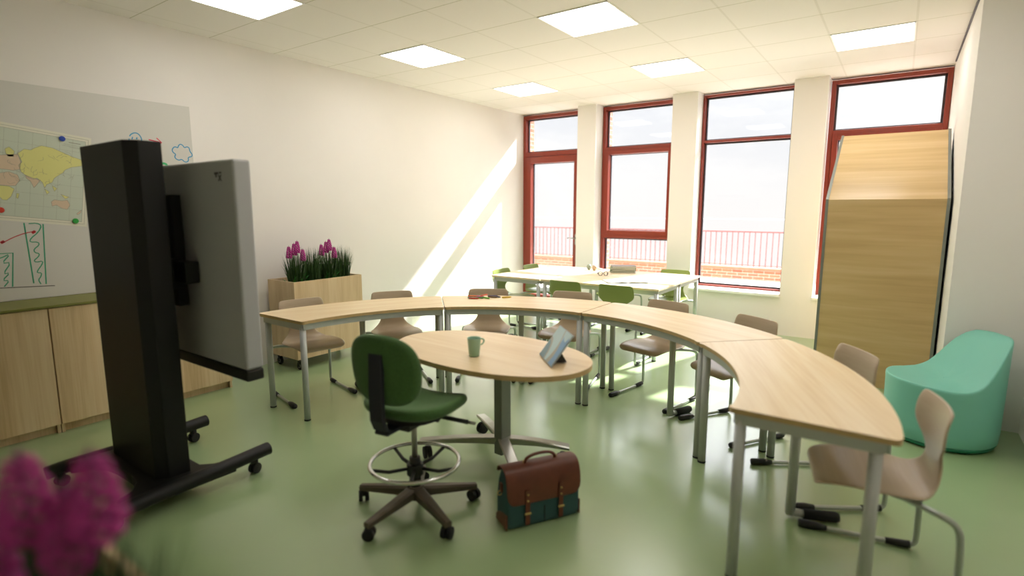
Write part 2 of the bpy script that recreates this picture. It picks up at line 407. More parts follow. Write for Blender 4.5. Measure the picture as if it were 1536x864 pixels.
# ------------------------------------------------------------------ horseshoe tables
CX, CY = -1.93, 2.205
def arc(r, a0, a1, n): return [(r*math.cos(a0+(a1-a0)*k/n), r*math.sin(a0+(a1-a0)*k/n)) for k in range(n+1)]
def round_poly(P, rad, which):
    out = []
    n = len(P)
    for i, p in enumerate(P):
        if i in which:
            a = Vector(P[i-1]); c = Vector(P[(i+1) % n]); q = Vector(p)
            u = (a-q); v = (c-q); lu = min(rad, u.length*.9); lv = min(rad, v.length*.9)
            A = q+u.normalized()*lu; B = q+v.normalized()*lv
            for k in range(6):
                t = k/5; out.append(tuple(A*(1-t)**2+q*2*t*(1-t)+B*t*t))
        else: out.append(p)
    return out
def segment_table():
    """local: y axis points radially outwards through the middle of the 45 degree segment, x tangential"""
    t = empty('curved_table', '', 'table', (CX, CY, 0), 0, 'four curved tables forming the horseshoe')
    Ro, Ri = 2.0, 1.425; da = math.radians(22.5)-.0022; a0 = PI/2-da; a1 = PI/2+da
    P = [(Ro*math.cos(a0), Ro*math.sin(a0))]+arc(Ro+.005, a0+.03, a1-.03, 16)+[(Ro*math.cos(a1), Ro*math.sin(a1))]
    n0 = len(P)
    P += [(Ri*math.cos(a1), Ri*math.sin(a1))]+arc(Ri+.012, a1-.035, a0+.035, 16)+[(Ri*math.cos(a0), Ri*math.sin(a0))]
    P = round_poly(P, .028, {0, n0-1, n0, len(P)-1})
    b = MB(); b.prism(P, .718, .74, M['table'], side=M['edge']); b.build('tabletop', t, bevel=.002)
    b = MB(); i0 = a0+.013; i1 = a1-.013
    for R0 in (1.94, 1.45):
        A = arc(R0, i0, i1, 14); B = arc(R0+.02, i0, i1, 14)
        b.prism(B+A[::-1], .673, .7175, M['steel'])
    for a in (i0, i1):
        c, s = math.cos(a), math.sin(a); m = Matrix(((c, -s, 0, 0), (s, c, 0, 0), (0, 0, 1, 0), (0, 0, 0, 1)))
        b.box(1.46, 1.95, -.012, .012, .673, .7175, M['steel'], mtx=m)
    b.box(-.012, .012, 1.46, 1.95, .685, .7175, M['steel'])
    b.build('apron', t)
    for r in (1.475, 1.93):
        for a in (i0, i1):
            off = .006 if a == i0 else -.006
            c = (r*math.cos(a+off), r*math.sin(a+off))
            l = MB().cyl((c[0], c[1], .35), .0225, .68, M['steel'], seg=20).build('leg', t)
            MB().cyl((c[0], c[1], .005), .0235, .01, M['rubber'], seg=20).build('foot', l)
    b = MB(); b.cyl((0, 1.735, .35), .0225, .665, M['steel'], seg=20); b.tube([(0, 1.735, .03), (0, 1.80, .026)], .019, M['steel'], 16)
    l = b.build('support_leg', t); MB().tube([(0, 1.795, .026), (0, 1.94, .026), (0, 1.955, .026)], lambda q: .026 if q < .9 else .021, M['rubber'], 18).build('roller', l, label='black rubber roller')
    return t
seg0 = segment_table()
LT = ['curved pale wood table at the left end of the horseshoe, in front of the planter',
      'curved pale wood table second from the left, with crayons lying on it',
      'curved pale wood table third from the left, in front of the green chairs',
      'curved pale wood table nearest the camera, right end of the horseshoe']
for k, mid in enumerate((157.5, 112.5, 67.5, 22.5)):
    rz = math.radians(mid-90)
    if k == 0: o = seg0; o.rotation_euler = (0, 0, rz); o['label'] = LT[0]
    else: dup(seg0, (CX, CY, 0), rz, LT[k])

# ------------------------------------------------------------------ school chairs
def make_chair(name, cat, mshell, group):
    t = empty(name, '', cat, group=group)
    prof = [(.232, .418, .15, 0), (.226, .432, .178, 0), (.205, .444, .196, 0), (.15, .451, .208, .004), (.06, .446, .216, .008), (-.03, .438, .217, .01), (-.09, .436, .212, .01),
            (-.13, .441, .196, .008), (-.162, .457, .165, .004), (-.184, .485, .128, 0), (-.193, .52, .106, 0), (-.194, .555, .102, 0), (-.19, .588, .112, -.003),
(-.188, .618, .156, -.008), (-.189, .645, .196, -.014), (-.193, .69, .196, -.018), (-.199, .73, .19, -.018), (-.204, .757, .186, -.016), (-.208, .772, .178, -.014), (-.209, .779, .16, -.012)]
    rows = []
    for y, z, w, d in prof:
        r = []
        for k in range(-5, 6):
            u = k/5; x = w*u
            if z > .58: r.append((x, y-d*u*u*1.6, z))
            elif y > -.1: r.append((x, y, z+d*u*u*1.2))
            else: r.append((x, y, z))
        rows.append(r)
    MB().grid(rows, mshell).build('seat_shell', t, solid=.011, sub=1)
    for s in (-1, 1):
        b = MB()
        b.tube([(s*.10, .10, .424), (s*.115, .0, .424), (s*.15, -.07, .422), (s*.235, -.165, .418), (s*.25, -.222, .39), (s*.25, -.232, .30), (s*.25, -.236, .07), (s*.25, -.232, .022), (s*.25, -.18, .016), (s*.25, .22, .016)],
               .0115, M['tube'], 10, smooth_iter=2)
        l = b.build('leg', t)
        MB().tube([(s*.25, -.215, .02), (s*.25, -.19, .018), (s*.25, -.12, .017)], lambda q: .0175 if q < .6 else .014, M['black'], 10).build('foot_cap', l, label='black plastic glide cap')
        MB().tube([(s*.25, .235, .018), (s*.25, .225, .018), (s*.25, .16, .018), (s*.25, .115, .016)], lambda q: .017 if q < .1 else (.02 if q < .8 else .013), M['black'], 10).build('foot_cap', l, label='black plastic glide cap')
    MB().tube([(-.112, .02, .424), (.112, .02, .424)], .0105, M['tube']).build('crossbar', t)
    return t
brown0 = make_chair('school_chair', 'chair', M['shell'], 'brown wooden shell chairs around the horseshoe')
LB = ['brown shell chair at the left end of the horseshoe, in front of the planter', 'brown shell chair second from the left, behind the stool',
      'brown shell chair behind the crayons', 'brown shell chair partly hidden by the tablet, in front of a green chair',
      'brown shell chair in the middle of the third curved table, sunlit seat', 'brown shell chair below the third window, right half of the third curved table',
      'brown shell chair beside the turquoise pouf, behind the nearest table', 'brown shell chair closest to the camera at the right end']
RC = 1.972
for k, a in enumerate((168.1, 146.9, 123.1, 101.9, 78.1, 56.9, 33.1, 11.9)):
    t = math.radians(a); loc = (CX+RC*math.cos(t), CY+RC*math.sin(t), 0); rz = t+PI/2
    if k == 0: brown0.location = loc; brown0.rotation_euler = (0, 0, rz); brown0['label'] = LB[0]
    else: dup(brown0, loc, rz, LB[k])
green0 = make_chair('school_chair', 'chair', M['green_shell'], 'green shell chairs around the back table')
LG = [('green shell chair at the left end of the back table, nearer the camera', (-3.86, 5.48), -PI/2), ('green shell chair at the left end of the back table, next to the door', (-3.86, 6.16), -PI/2),
      ('green shell chair with its back to the camera, left one at the back table', (-2.82, 5.12), 0), ('green shell chair with its back to the camera, right one at the back table', (-2.25, 5.14), 0),
      ('green shell chair behind the books, facing the camera', (-2.93, 6.50), PI), ('green shell chair at the window side, right end of the back table', (-2.21, 6.44), PI)]
for k, (lab, (x, y), rz) in enumerate(LG):
    if k == 0: green0.location = (x, y, 0); green0.rotation_euler = (0, 0, rz); green0['label'] = lab
    else: dup(green0, (x, y, 0), rz, lab)

# ------------------------------------------------------------------ rectangular back tables
def rect_table(L, W, lab, x, y, rz=0):
    t = empty('rectangular_table', lab, 'table', (x, y, 0), rz, 'rectangular tables pushed together by the windows')
    MB().box(-L/2, L/2, -W/2, W/2, .718, .74, M['tablepale'], .002).build('tabletop', t)
    b = MB(); i = .03
    for s in (-1, 1):
        b.box(-L/2+i, L/2-i, s*(W/2-i)-.011, s*(W/2-i)+.011, .673, .7175, M['steel']); b.box(s*(L/2-i)-.011, s*(L/2-i)+.011, -W/2+i, W/2-i, .673, .7175, M['steel'])
    b.build('apron', t)
    for sx in (-1, 1):
        for sy in (-1, 1):
            l = MB().cyl((sx*(L/2-.035), sy*(W/2-.035), .35), .022, .68, M['steel'], seg=16).build('leg', t)
            MB().cyl((sx*(L/2-.035), sy*(W/2-.035), .005), .023, .01, M['rubber'], seg=16).build('foot', l)
    return t
rect_table(1.375, .68, 'pale rectangular table at the left end of the back group, standing crosswise', -3.605, 5.84, PI/2)
rect_table(1.37, .66, 'pale rectangular table in the back group, nearer the camera, with the open magazine on it', -2.565, 5.485)
rect_table(1.37, .70, 'pale rectangular table on the window side of the back group, under the book stack', -2.565, 6.18)

# ------------------------------------------------------------------ oval table on castors
def castor(b, c, r, mw=None, ang=0., w=.018, gap=.012, top=None):
    """twin wheel castor, c = wheel centre"""
    m = T(c) @ RZ(ang)
    for s in (-1, 1): b.cyl((s*(gap/2+w/2), 0, 0), r, w, mw or M['rubber'], 'X', 20, bev=.003, mtx=m)
    b.cyl((0, 0, r*.55), r*.42, r*1.1, M['black'], seg=12, mtx=m)
ot = empty('oval_table', 'oval pale wood table on a grey column, inside the horseshoe', 'table', (-1.83, 2.36, 0), math.radians(-3))
N = 64; a_, b_ = .625, .375
P = [(a_*abs(math.cos(q))**(.93)*math.copysign(1, math.cos(q)), b_*abs(math.sin(q))**(.93)*math.copysign(1, math.sin(q))) for q in [2*PI*k/N for k in range(N)]]
b = MB(); b.prism(P, .714, .74, M['tabley'], side=M['edge']); b.build('tabletop', ot, bevel=.002)
cx, cy = -.035, .165
MB().box(cx-.03, cx+.03, cy-.045, cy+.045, .06, .70, M['colgrey'], .005).build('column', ot)
MB().box(cx-.16, cx+.16, -.2, .2, .695, .7135, M['black']).build('top_plate', ot)
for dx, dy in ((.32, .21), (-.40, .26), (-.42, -.26), (.36, -.30)):
    L = math.hypot(dx, dy); ang = math.atan2(dy, dx); m = T((cx, cy, 0)) @ RZ(ang)
    b = MB(); sec = []
    for q in (0, .25, .5, .75, 1):
        x = .02+(L-.0)*q; zt = .165-.045*q**1.6; th = .045-.022*q; w = .034-.002*q
        sec.append([(x, -w, zt-.006), (x, -w+.006, zt), (x, w-.006, zt), (x, w, zt-.006), (x, w*.7, zt-th), (x, -w*.7, zt-th)])
    b.grid(sec, M['alu'], mtx=m, closed=True, smooth=False)
    t_ = bmesh.new(); t_.faces.new([t_.verts.new(p) for p in sec[-1]]); b.take(t_, M['alu'], m)
    l = b.build('foot_arm', ot)
    b = MB(); castor(b, (cx+dx*.95, cy+dy*.95, .037), .037, ang=ang+.5); b.build('castor', l)

# cup
b = MB(); b.lathe([(0, 0), (.025, 0), (.028, .003), (.037, .098), (.0375, .1), (.034, .1), (.033, .096), (.025, .006), (0, .006)], M['cup'], 32)
c = tag(b.build('mug'), 'mint green ceramic mug on the oval table', 'mug', loc=(-1.815, 2.215, .7405))
a = math.radians(48); b = MB(); b.tube([(.035, 0, .093), (.050, 0, .092), (.054, 0, .08), (.048, 0, .066), (.034, 0, .06)], .0042, M['cup'], 8, smooth_iter=2, mtx=RZ(a)); b.build('handle', c)

# tablet, leaning on a stand
tb = empty('tablet', 'tablet computer propped up on a black stand, blue wave picture on its screen', 'tablet', (-1.448, 2.3425, .7455), math.radians(-44.5))
sl = math.atan2(.115, .158); W2 = .126; HH = .195
m = Matrix.Rotation(-sl, 4, 'X')
MB().box(-W2, W2, 0, .008, 0, HH, M['t_back'], .003, mtx=m).build('tablet_body', tb)
b = MB(); b.box(-W2+.004, W2-.004, -.0006, .0003, .004, HH-.004, M['t_pale'], mtx=m)
def onscreen(P, mt, dz): 
    t_ = bmesh.new(); t_.faces.new([t_.verts.new((x, -.0008-dz, z)) for x, z in P]); b.take(t_, mt, m)
A = W2-.004
def band(x0, x1, am, ph, mt, dz):
    L_ = []; R_ = []
    for k in range(17):
        z = .004+(HH-.008)*k/16; u = k/16
        L_.append((max(-A, min(A, x0+am*math.sin(ph+u*3))), z)); R_.append((max(-A, min(A, x1+am*math.sin(ph+.5+u*3.4))), z))
    onscreen(L_+R_[::-1], mt, dz)
band(.02, A, .025, 0, M['t_blue'], .0001); band(.0, .035, .03, .2, M['t_tan'], .0002)
onscreen([(-A, .004)]+[(-A+.10*math.cos(q)*1.0, .004+.12*math.sin(q)) for q in [k*PI/2/10 for k in range(11)]][0:], M['t_tan'], .0003)
onscreen([(-A, .004)]+[(-A+.085*math.cos(q), .004+.10*math.sin(q)) for q in [k*PI/2/10 for k in range(11)]], M['t_deep'], .0004)
onscreen([(A-.05, HH-.004)]+[(A-.03+.07*math.cos(q), HH-.004+.05*math.sin(q)) for q in [PI+k*PI/2/8 for k in range(9)] if A-.03+.07*math.cos(q) <= A]+[(A, HH-.004)], M['t_pale'], .0003)
b.build('screen', tb)
b = MB(); b.prism([(.012, 0), (.105, 0), (.062, .075)], -.05, .05, M['black'], mtx=Matrix(((0, 0, 1, 0), (1, 0, 0, 0), (0, 1, 0, 0), (0, 0, 0, 1)))); b.build('stand', tb, label='black triangular stand')

# ------------------------------------------------------------------ green swivel stool
st = empty('swivel_stool', 'high swivel stool with green upholstered seat and back and a chrome foot ring', 'stool', (-1.90, 1.838, 0), math.radians(0))
BA = [-90, -17, 55, 128, 198]
b = MB(); b.cyl((0, 0, .105), .042, .07, M['brown'], seg=24, bev=.004)
hub = b.build('hub', st)
for a in BA:
    m = RZ(math.radians(a)); b = MB(); sec = []
    for q in (0, .3, .6, .9, 1):
        x = .02+.30*q; zt = .135-.045*q; th = .05-.022*q; w = .032-.014*q
        sec.append([(x, -w, zt-.008), (x, -w*.6, zt), (x, w*.6, zt), (x, w, zt-.008), (x, w*.9, zt-th), (x, -w*.9, zt-th)])
    b.grid(sec, M['brown'], mtx=m, closed=True, smooth=False); t_ = bmesh.new(); t_.faces.new([t_.verts.new(p) for p in sec[-1]]); b.take(t_, M['brown'], m)
    l = b.build('base_arm', st)
    ca = math.radians(a); b = MB(); castor(b, (.305*math.cos(ca), .305*math.sin(ca), .029), .029, ang=ca+.6, w=.02); b.build('castor', l)
MB().cyl((0, 0, .21), .031, .16, M['black'], r2=.027, bev=.004).build('lower_column', st, label='black lower column')
MB().cyl((0, 0, .41), .014, .3, M['alu']).build('gas_lift', st, label='silver gas lift')
b = MB(); b.torus((0, 0, .262), .222, .0105, M['chrome'], 64, 12); ring = b.build('foot_ring', st, label='chrome ring')
b = MB(); b.cyl((0, 0, .225), .042, .06, M['black'], bev=.005); b.build('ring_hub', ring)
for a in (20, 92, 164, 236, 308):
    c_, s_ = math.cos(math.radians(a)), math.sin(math.radians(a)); MB().tube([(.03*c_, .03*s_, .23), (.13*c_, .13*s_, .228), (.222*c_, .222*s_, .254)], .009, M['black'], 8).build('ring_spoke', ring)
HD = math.radians(9)   # seat heading relative to +y
def cushion(pf, hw, name, mtx):
    pass
b = MB(); ms = RZ(HD)
rows = []
NS = 40
def seat_ring(scale, zf):
    out = []
    for k in range(NS):
        q = 2*PI*k/NS; cx_, sy_ = math.cos(q), math.sin(q)
        x = .235*math.copysign(abs(cx_)**.62, cx_)*scale; y = .225*math.copysign(abs(sy_)**.62, sy_)*scale
        if y < 0: x *= 1-.12*(y/.225)**2
        out.append((x, y+.02, zf(x, y)))
    return out
sad = lambda x, y: .028*(x/.235)**2+(.018 if y > 0 else .03)*(y/.225)**2*(1 if y < 0 else .0)-.035*max(0, (y-.12)/.1)**2
for sc_, zo in ((.0, .515), (.6, .515), (.86, .52), (.97, .532), (1., .552), (.985, .570), (.93, .582), (.8, .586), (.55, .582), (.3, .578), (.0, .576)):
    rows.append(seat_ring(max(sc_, .001), lambda x, y, zo=zo: zo+sad(x, y)))
b.grid(rows, M['fabric'], mtx=ms, closed=True); b.build('seat', st, sub=1)
b = MB(); b.cyl((0, 0, .510), .13, .02, M['black'], r2=.17, mtx=ms); b.box(-.06, .06, -.12, .1, .47, .505, M['black'], .008, mtx=ms)
b.box(-.04, .04, -.25, -.08, .495, .515, M['navy'], .008, mtx=ms)
mech = b.build('mechanism', st)
b = MB(); b.tube([(.05, .06, .50), (.21, .09, .485), (.255, .10, .48)], .011, M['black'], 10, mtx=ms); b.tube([(.255, .10, .48), (.29, .11, .475)], .008, M['alu'], 10, mtx=ms); b.build('lever', mech)
b = MB(); b.cyl((.1, .04, .495), .018, .04, M['black'], 'X', mtx=ms); b.build('knob', mech)
# back bar
b = MB(); pts = [(-.20, .508), (-.245, .522), (-.268, .575), (-.27, .72), (-.262, .885)]
sec = []
for y, z in pts:
    sec.append([(-.037, y-.012, z), (.037, y-.012, z), (.037, y+.012, z), (-.037, y+.012, z)])
b.grid(sec, M['navy'], mtx=ms, closed=True, smooth=False)
for f in (sec[0], sec[-1]):
    t_ = bmesh.new(); t_.faces.new([t_.verts.new(p) for p in f]); b.take(t_, M['navy'], ms)
b.build('back_bar', st, label='dark navy plastic back support', bevel=.004)
# backrest cushion
b = MB(); rows = []
for sc_, yo in ((.001, -.035), (.6, -.036), (.88, -.033), (.97, -.022), (1., -.004), (.975, .012), (.9, .022), (.65, .026), (.001, .024)):
    r = []
    for k in range(NS):
        q = 2*PI*k/NS; cx_, sz_ = math.cos(q), math.sin(q)
        ex = .62 if sz_ < 0 else .8
        x = .195*math.copysign(abs(cx_)**ex, cx_)*sc_; z = .172*math.copysign(abs(sz_)**.7, sz_)*sc_
        if z < 0: x *= 1-.10*(z/.172)**2
        r.append((x, -.225+yo+.45*x*x*2-.02*(z/.172)-.0, .80+z))
    rows.append(r)
b.grid(rows, M['fabric'], mtx=ms, closed=True); b.build('backrest', st, sub=1)

# ------------------------------------------------------------------ satchel
bg = empty('satchel', 'teal canvas satchel with brown leather flap and straps standing on the floor', 'bag', (-1.365, 2.155, 0), math.radians(58.5))
def hull(w, prof):
    """prof: list of (z, depth front, depth back, halfwidth)"""
    rows = []
    for z, yf, yb, hw in prof:
        r = []; c = .02
        for (sx, yy) in ((-1, yf), (1, yf), (1, yb), (-1, yb)):
            for k in range(5):
                q = k/4*PI/2
                base = {(-1, yf): PI, (1, yf): 1.5*PI, (1, yb): 0, (-1, yb): .5*PI}[(sx, yy)]
                cy = yy+(c if yy < 0 else -c)
                r.append((sx*(hw-c)+c*math.cos(base+q), cy+c*math.sin(base+q), z))
        rows.append(r)
    return rows
b = MB(); pr = [(.002, -.05, .045, .175), (.006, -.068, .06, .192), (.03, -.074, .066, .198), (.12, -.074, .066, .198), (.21, -.068, .06, .192), (.27, -.055, .052, .18), (.286, -.04, .04, .175)]
R_ = hull(0, pr); b.grid(R_, M['teal'], closed=True)
for f in (R_[0], R_[-1]):
    t_ = bmesh.new(); t_.faces.new([t_.verts.new(p) for p in f]); b.take(t_, M['teal'])
b.build('bag_body', bg)
b = MB(); fp = [(.057, .25), (.054, .278), (.03, .294), (-.01, .298), (-.045, .289), (-.064, .262), (-.076, .21), (-.081, .15)]
rows = []
for y, z in fp:
    hw = .2 if z > .19 or y > -.05 else .2
    rows.append([(hw*u, y, z) for u in (-1, -.93, -.5, 0, .5, .93, 1)])
rows.append([(-.17, -.082, .128), (-.165, -.082, .125), (-.1, -.082, .124), (0, -.082, .124), (.1, -.082, .124), (.165, -.082, .125), (.17, -.082, .128)])
b.grid(rows, M['leather']); b.build('flap', bg, solid=.004, sub=1)
for sx in (-.095, .085):
    b = MB(); b.box(sx-.012, sx+.012, -.0875, -.084, .02, .20, M['leather'], .001); l = b.build('strap', bg)
    b = MB(); b.box(sx-.017, sx+.017, -.092, -.087, .074, .084, M['brass'], .002); b.build('buckle', l)
    b = MB(); b.cyl((sx, -.089, .175), .005, .004, M['brass'], 'Y', 10); b.cyl((sx, -.089, .143), .005, .004, M['brass'], 'Y', 10); b.build('rivet', l)
b = MB(); b.tube([(-.075, -.005, .296), (-.07, -.005, .317), (-.03, -.005, .334), (.05, -.005, .334), (.085, -.005, .317), (.09, -.005, .296)], .0075, M['leather'], 10, smooth_iter=2); h_ = b.build('handle', bg)
b = MB(); b.torus((0, 0, 0), .009, .0025, M['brass'], 16, 6, mtx=T((-.075, -.005, .302)) @ Matrix.Rotation(PI/2, 4, 'X')); b.torus((0, 0, 0), .009, .0025, M['brass'], 16, 6, mtx=T((.09, -.005, .302)) @ Matrix.Rotation(PI/2, 4, 'X')); b.build('handle_ring', h_)
for s in (-1, 1):
    b = MB(); b.box(s*.198-.004, s*.198+.004, -.012, .012, .17, .215, M['leather'], .001); l = b.build('side_tab', bg)
    MB().torus((0, 0, 0), .011, .0025, M['brass'], 16, 6, mtx=T((s*.205, 0, .165)) @ Matrix.Rotation(PI/2, 4, 'X')).build('ring', l)
    b = MB(); rows = []
    for y, z in ((-.0755, .004), (-.0755, .045)):
        pass
    b.prism([(-.07, .004), (.06, .004), (.06, .03), (.03, .055), (-.02, .075), (-.07, .08)], s*.1985-.003, s*.1985+.003, M['leather'], mtx=Matrix(((0, 0, 1, 0), (1, 0, 0, 0), (0, 1, 0, 0), (0, 0, 0, 1)))); b.build('corner_patch', bg)
MB().box(.0, .003, -.0765, -.074, .01, .094, M['black']).build('front_seam', bg)

# ------------------------------------------------------------------ turquoise pouf
pf = empty('rocking_pouf', 'large turquoise moulded plastic seat with a raised back, beside the wooden cabinet', 'seat', (.325, 4.53, 0), math.radians(24))
def hprof(u):
    u = max(-1, min(1, u/.335))
    P_ = [(-1, .42), (-.6, .41), (-.3, .402), (-.1, .406), (.05, .42), (.18, .45), (.3, .50), (.42, .565), (.54, .63), (.66, .68), (.78, .712), (.92, .718), (1, .705)]
    for (a, ha), (c, hc) in zip(P_[:-1], P_[1:]):
        if u <= c:
            q = (u-a)/(c-a); q_ = q; return ha+(hc-ha)*q_
    return P_[-1][1]
NP = 72
def rim(s, zf, zflat=None):
    out = []
    for k in range(NP):
        q = 2*PI*k/NP; x = .318*s*math.cos(q); y = .318*s*math.sin(q)
        out.append((x, y, zf(x, y)))
    return out
b = MB(); rows = [rim(.93, lambda x, y: .03), rim(.97, lambda x, y: .045), rim(.985, lambda x, y: .12)]
for q in (.35, .6, .85): rows.append(rim(.985+.02*q, lambda x, y, q=q: .12+(hprof(x)-.12)*q))
rows.append(rim(1.006, lambda x, y: hprof(x)-.018)); rows.append(rim(1.003, lambda x, y: hprof(x)-.006)); rows.append(rim(.99, lambda x, y: hprof(x)))
for s in (.96, .88, .76, .6, .42, .24, .1, .01): rows.append(rim(s, lambda x, y: hprof(x)-.004*(1-min(1, abs(y)/.3))))
b.grid(rows, M['pouf'], closed=True); b.build('shell', pf)
b = MB(); b.lathe([(0, 0), (.27, 0), (.295, .012), (.305, .034), (0, .034)], M['poufb'], 48); b.build('base', pf, label='darker green base')

# ------------------------------------------------------------------ tall wooden cabinet
tc_ = empty('house_shaped_cabinet', 'tall house-shaped oak cabinet with dark grey edges at the right wall', 'cabinet', (-.115, 5.5, 0))
MY = Matrix(((0, 0, 1, 0), (1, 0, 0, 0), (0, 1, 0, 0), (0, 0, 0, 1)))   # (y,z) polygon extruded along x
prf = [(0, 0), (.82, 0), (.82, 2.26), (1.0, 2.26)]
PR = [(0.0, .0), (.95, .0), (.95, 2.22), (.88, 2.27), (.0, 1.603)]
w = .405
b = MB(); b.box(-w, w, 0, .02, .0, 1.603, M['oak']); b.build('front_panel', tc_)
sl_ = [(0.0, 1.603), (.0, 1.58), (.92, 2.215), (.92, 2.255)]
b = MB(); t_ = bmesh.new()
b.prism([(0, 1.603), (.012, 1.585), (.93, 2.205), (.93, 2.235)], -w, w, M['oak'], mtx=MY); b.build('sloped_panel', tc_)
b = MB(); b.box(-w, w, .92, .94, 0, 2.2, M['oak']); b.build('back_panel', tc_)
for s in (-1, 1):
    x0, x1 = (s*w, s*(w+.022)); x0, x1 = min(x0, x1), max(x0, x1)
    b = MB(); b.prism([(-.003, 0), (.945, 0), (.945, 2.24), (.935, 2.243), (-.003, 1.607)], x0, x1, M['steelgrey'] if 'steelgrey' in M else M['colgrey'], mtx=MY); b.build('side_panel', tc_, label='grey side panel')

# ------------------------------------------------------------------ whiteboard, drawings, map
wb = empty('whiteboard', 'large grey-white writing board on the left wall with marker drawings and a map', 'whiteboard', (XL, 0, 0))
MB().box(.001, .006, -1.8, 2.333, .892, 2.38, M['board']).build('board', wb)
DR = {}
DR["t1l"]= [[1.162, 1.428], [1.174, 1.0]]
DR["t1r"]= [[1.266, 1.417], [1.242, 0.987]]
DR["t1z"]= [[1.187, 1.422], [1.233, 1.425], [1.257, 1.407], [1.235, 1.361], [1.187, 1.317], [1.18, 1.293], [1.228, 1.291], [1.23, 1.268], [1.198, 1.242], [1.199, 1.218], [1.227, 1.208], [1.217, 1.185], [1.19, 1.162], [1.199, 1.148], [1.241, 1.155], [1.231, 1.127], [1.205, 1.091], [1.199, 1.073], [1.225, 1.071], [1.218, 1.043], [1.201, 1.022], [1.213, 0.99]]
DR["t2r"]= [[0.92, 1.22], [1.083, 1.222], [1.058, 0.989]]
DR["t2l"]= [[0.93, 1.22], [0.925, .99]]
DR["t2z"]= [[0.94, 1.17], [1.014, 1.19], [1.071, 1.219], [1.017, 1.154], [1.068, 1.159], [1.017, 1.081], [1.055, 1.087], [1.009, 1.037], [1.046, 1.033], [1.015, 0.994]]
DR["red"]= [[1.025, 1.294], [1.046, 1.3], [1.096, 1.33], [1.155, 1.355], [1.221, 1.369]]
DR["base"]= [[0.914, 0.991], [1.291, 0.97]]
DR["face"]= [[1.866, 2.09], [1.877, 2.107], [1.903, 2.121], [1.925, 2.118], [1.941, 2.101], [1.95, 2.075], [1.946, 2.051], [1.929, 2.029], [1.898, 2.022], [1.872, 2.028], [1.861, 2.047], [1.861, 2.072]]
DR["eyes1"]= [[1.887, 2.087], [1.881, 2.068]]
DR["eyes2"]= [[1.918, 2.086], [1.913, 2.071]]
DR["arrow"]= [[2.0, 2.078], [2.095, 2.062]]
DR["arrowh"]= [[2.059, 2.096], [2.095, 2.062], [2.061, 2.041]]
DR["cloud"]= [[2.214, 2.031], [2.227, 2.058], [2.242, 2.064], [2.258, 2.054], [2.268, 2.035], [2.288, 2.048], [2.307, 2.039], [2.309, 2.01], [2.327, 1.988], [2.323, 1.968], [2.29, 1.959], [2.294, 1.936], [2.282, 1.92], [2.26, 1.918], [2.238, 1.941], [2.218, 1.929], [2.198, 1.936], [2.182, 1.955], [2.197, 1.978], [2.175, 1.99], [2.168, 2.011], [2.183, 2.034], [2.198, 2.039], [2.214, 2.031]]
DR["green"]= [[2.067, 1.886], [2.082, 1.894], [2.097, 1.897], [2.115, 1.89], [2.121, 1.872], [2.107, 1.849], [2.078, 1.843], [2.061, 1.859], [2.067, 1.886]]
def stroke(b, pts, m, w=.0035, it=0):
    P = [Vector((0, p[0], p[1])) for p in pts]
    for _ in range(it):
        Q = [P[0]]
        for a, c in zip(P[:-1], P[1:]): Q += [a*.75+c*.25, a*.25+c*.75]
        Q.append(P[-1]); P = Q
    t = bmesh.new(); prev = None
    for i, p in enumerate(P):
        d = (P[min(i+1, len(P)-1)]-P[max(i-1, 0)]).normalized(); n = Vector((0, -d.z, d.y))*w
        cur = (t.verts.new((.0068, p.y-n.y, p.z-n.z)), t.verts.new((.0068, p.y+n.y, p.z+n.z)))
        if prev: t.faces.new((prev[0], cur[0], cur[1], prev[1]))
        prev = cur
    b.take(t, m)
b = MB()
for k in ('t1l', 't1r', 't2r', 't2l'): stroke(b, DR[k], M['mk_green'], .004)
for k in ('t1z', 't2z'): stroke(b, DR[k], M['mk_green'], .0035, 1)
b.build('tower_sketch', wb, label='two green sketched towers')
b = MB(); stroke(b, DR['red'], M['mk_red'], .0028, 1)
for (y, z), s in (((1.027, 1.294), 1), ((1.218, 1.368), -1)):
    stroke(b, [(y, z), (y+s*.02, z+s*.012)], M['mk_red'], .009)
b.build('arrow_sketch', wb, label='red double-headed arrow')
b = MB(); stroke(b, DR['base'], M['mk_black'], .0028); b.build('ground_line', wb, label='black line')
b = MB(); stroke(b, DR['face'], M['mk_blue'], .004, 1); stroke(b, DR['eyes1'], M['mk_blue'], .004); stroke(b, DR['eyes2'], M['mk_blue'], .005)
stroke(b, [(1.885, 2.05), (1.897, 2.04), (1.912, 2.042), (1.922, 2.052)], M['mk_blue'], .004); b.build('smiley_sketch', wb, label='blue smiling face')
b = MB(); stroke(b, DR['arrow'], M['mk_pink'], .004); stroke(b, DR['arrowh'], M['mk_pink'], .004); b.build('arrow_sketch', wb, label='pink arrow')
b = MB(); stroke(b, DR['cloud'], M['mk_blue'], .004, 1); b.build('cloud_sketch', wb, label='blue cloud')
b = MB(); stroke(b, DR['green'], M['mk_lime'], .009, 1); b.build('ring_sketch', wb, label='green ring')
MP = {}
MP["asia"]= [[1.176, 1.904], [1.213, 1.936], [1.248, 1.932], [1.273, 1.949], [1.31, 1.967], [1.37, 1.957], [1.418, 1.934], [1.478, 1.905], [1.531, 1.886], [1.56, 1.86], [1.527, 1.838], [1.471, 1.827], [1.431, 1.806], [1.416, 1.785], [1.382, 1.76], [1.362, 1.744], [1.346, 1.713], [1.314, 1.697], [1.3, 1.673], [1.291, 1.711], [1.264, 1.74], [1.24, 1.731], [1.207, 1.752], [1.181, 1.78], [1.173, 1.824], [1.193, 1.847], [1.184, 1.876]]
MP["india"]= [[1.202, 1.759], [1.24, 1.739], [1.281, 1.726], [1.253, 1.687], [1.24, 1.672], [1.226, 1.716], [1.205, 1.737]]
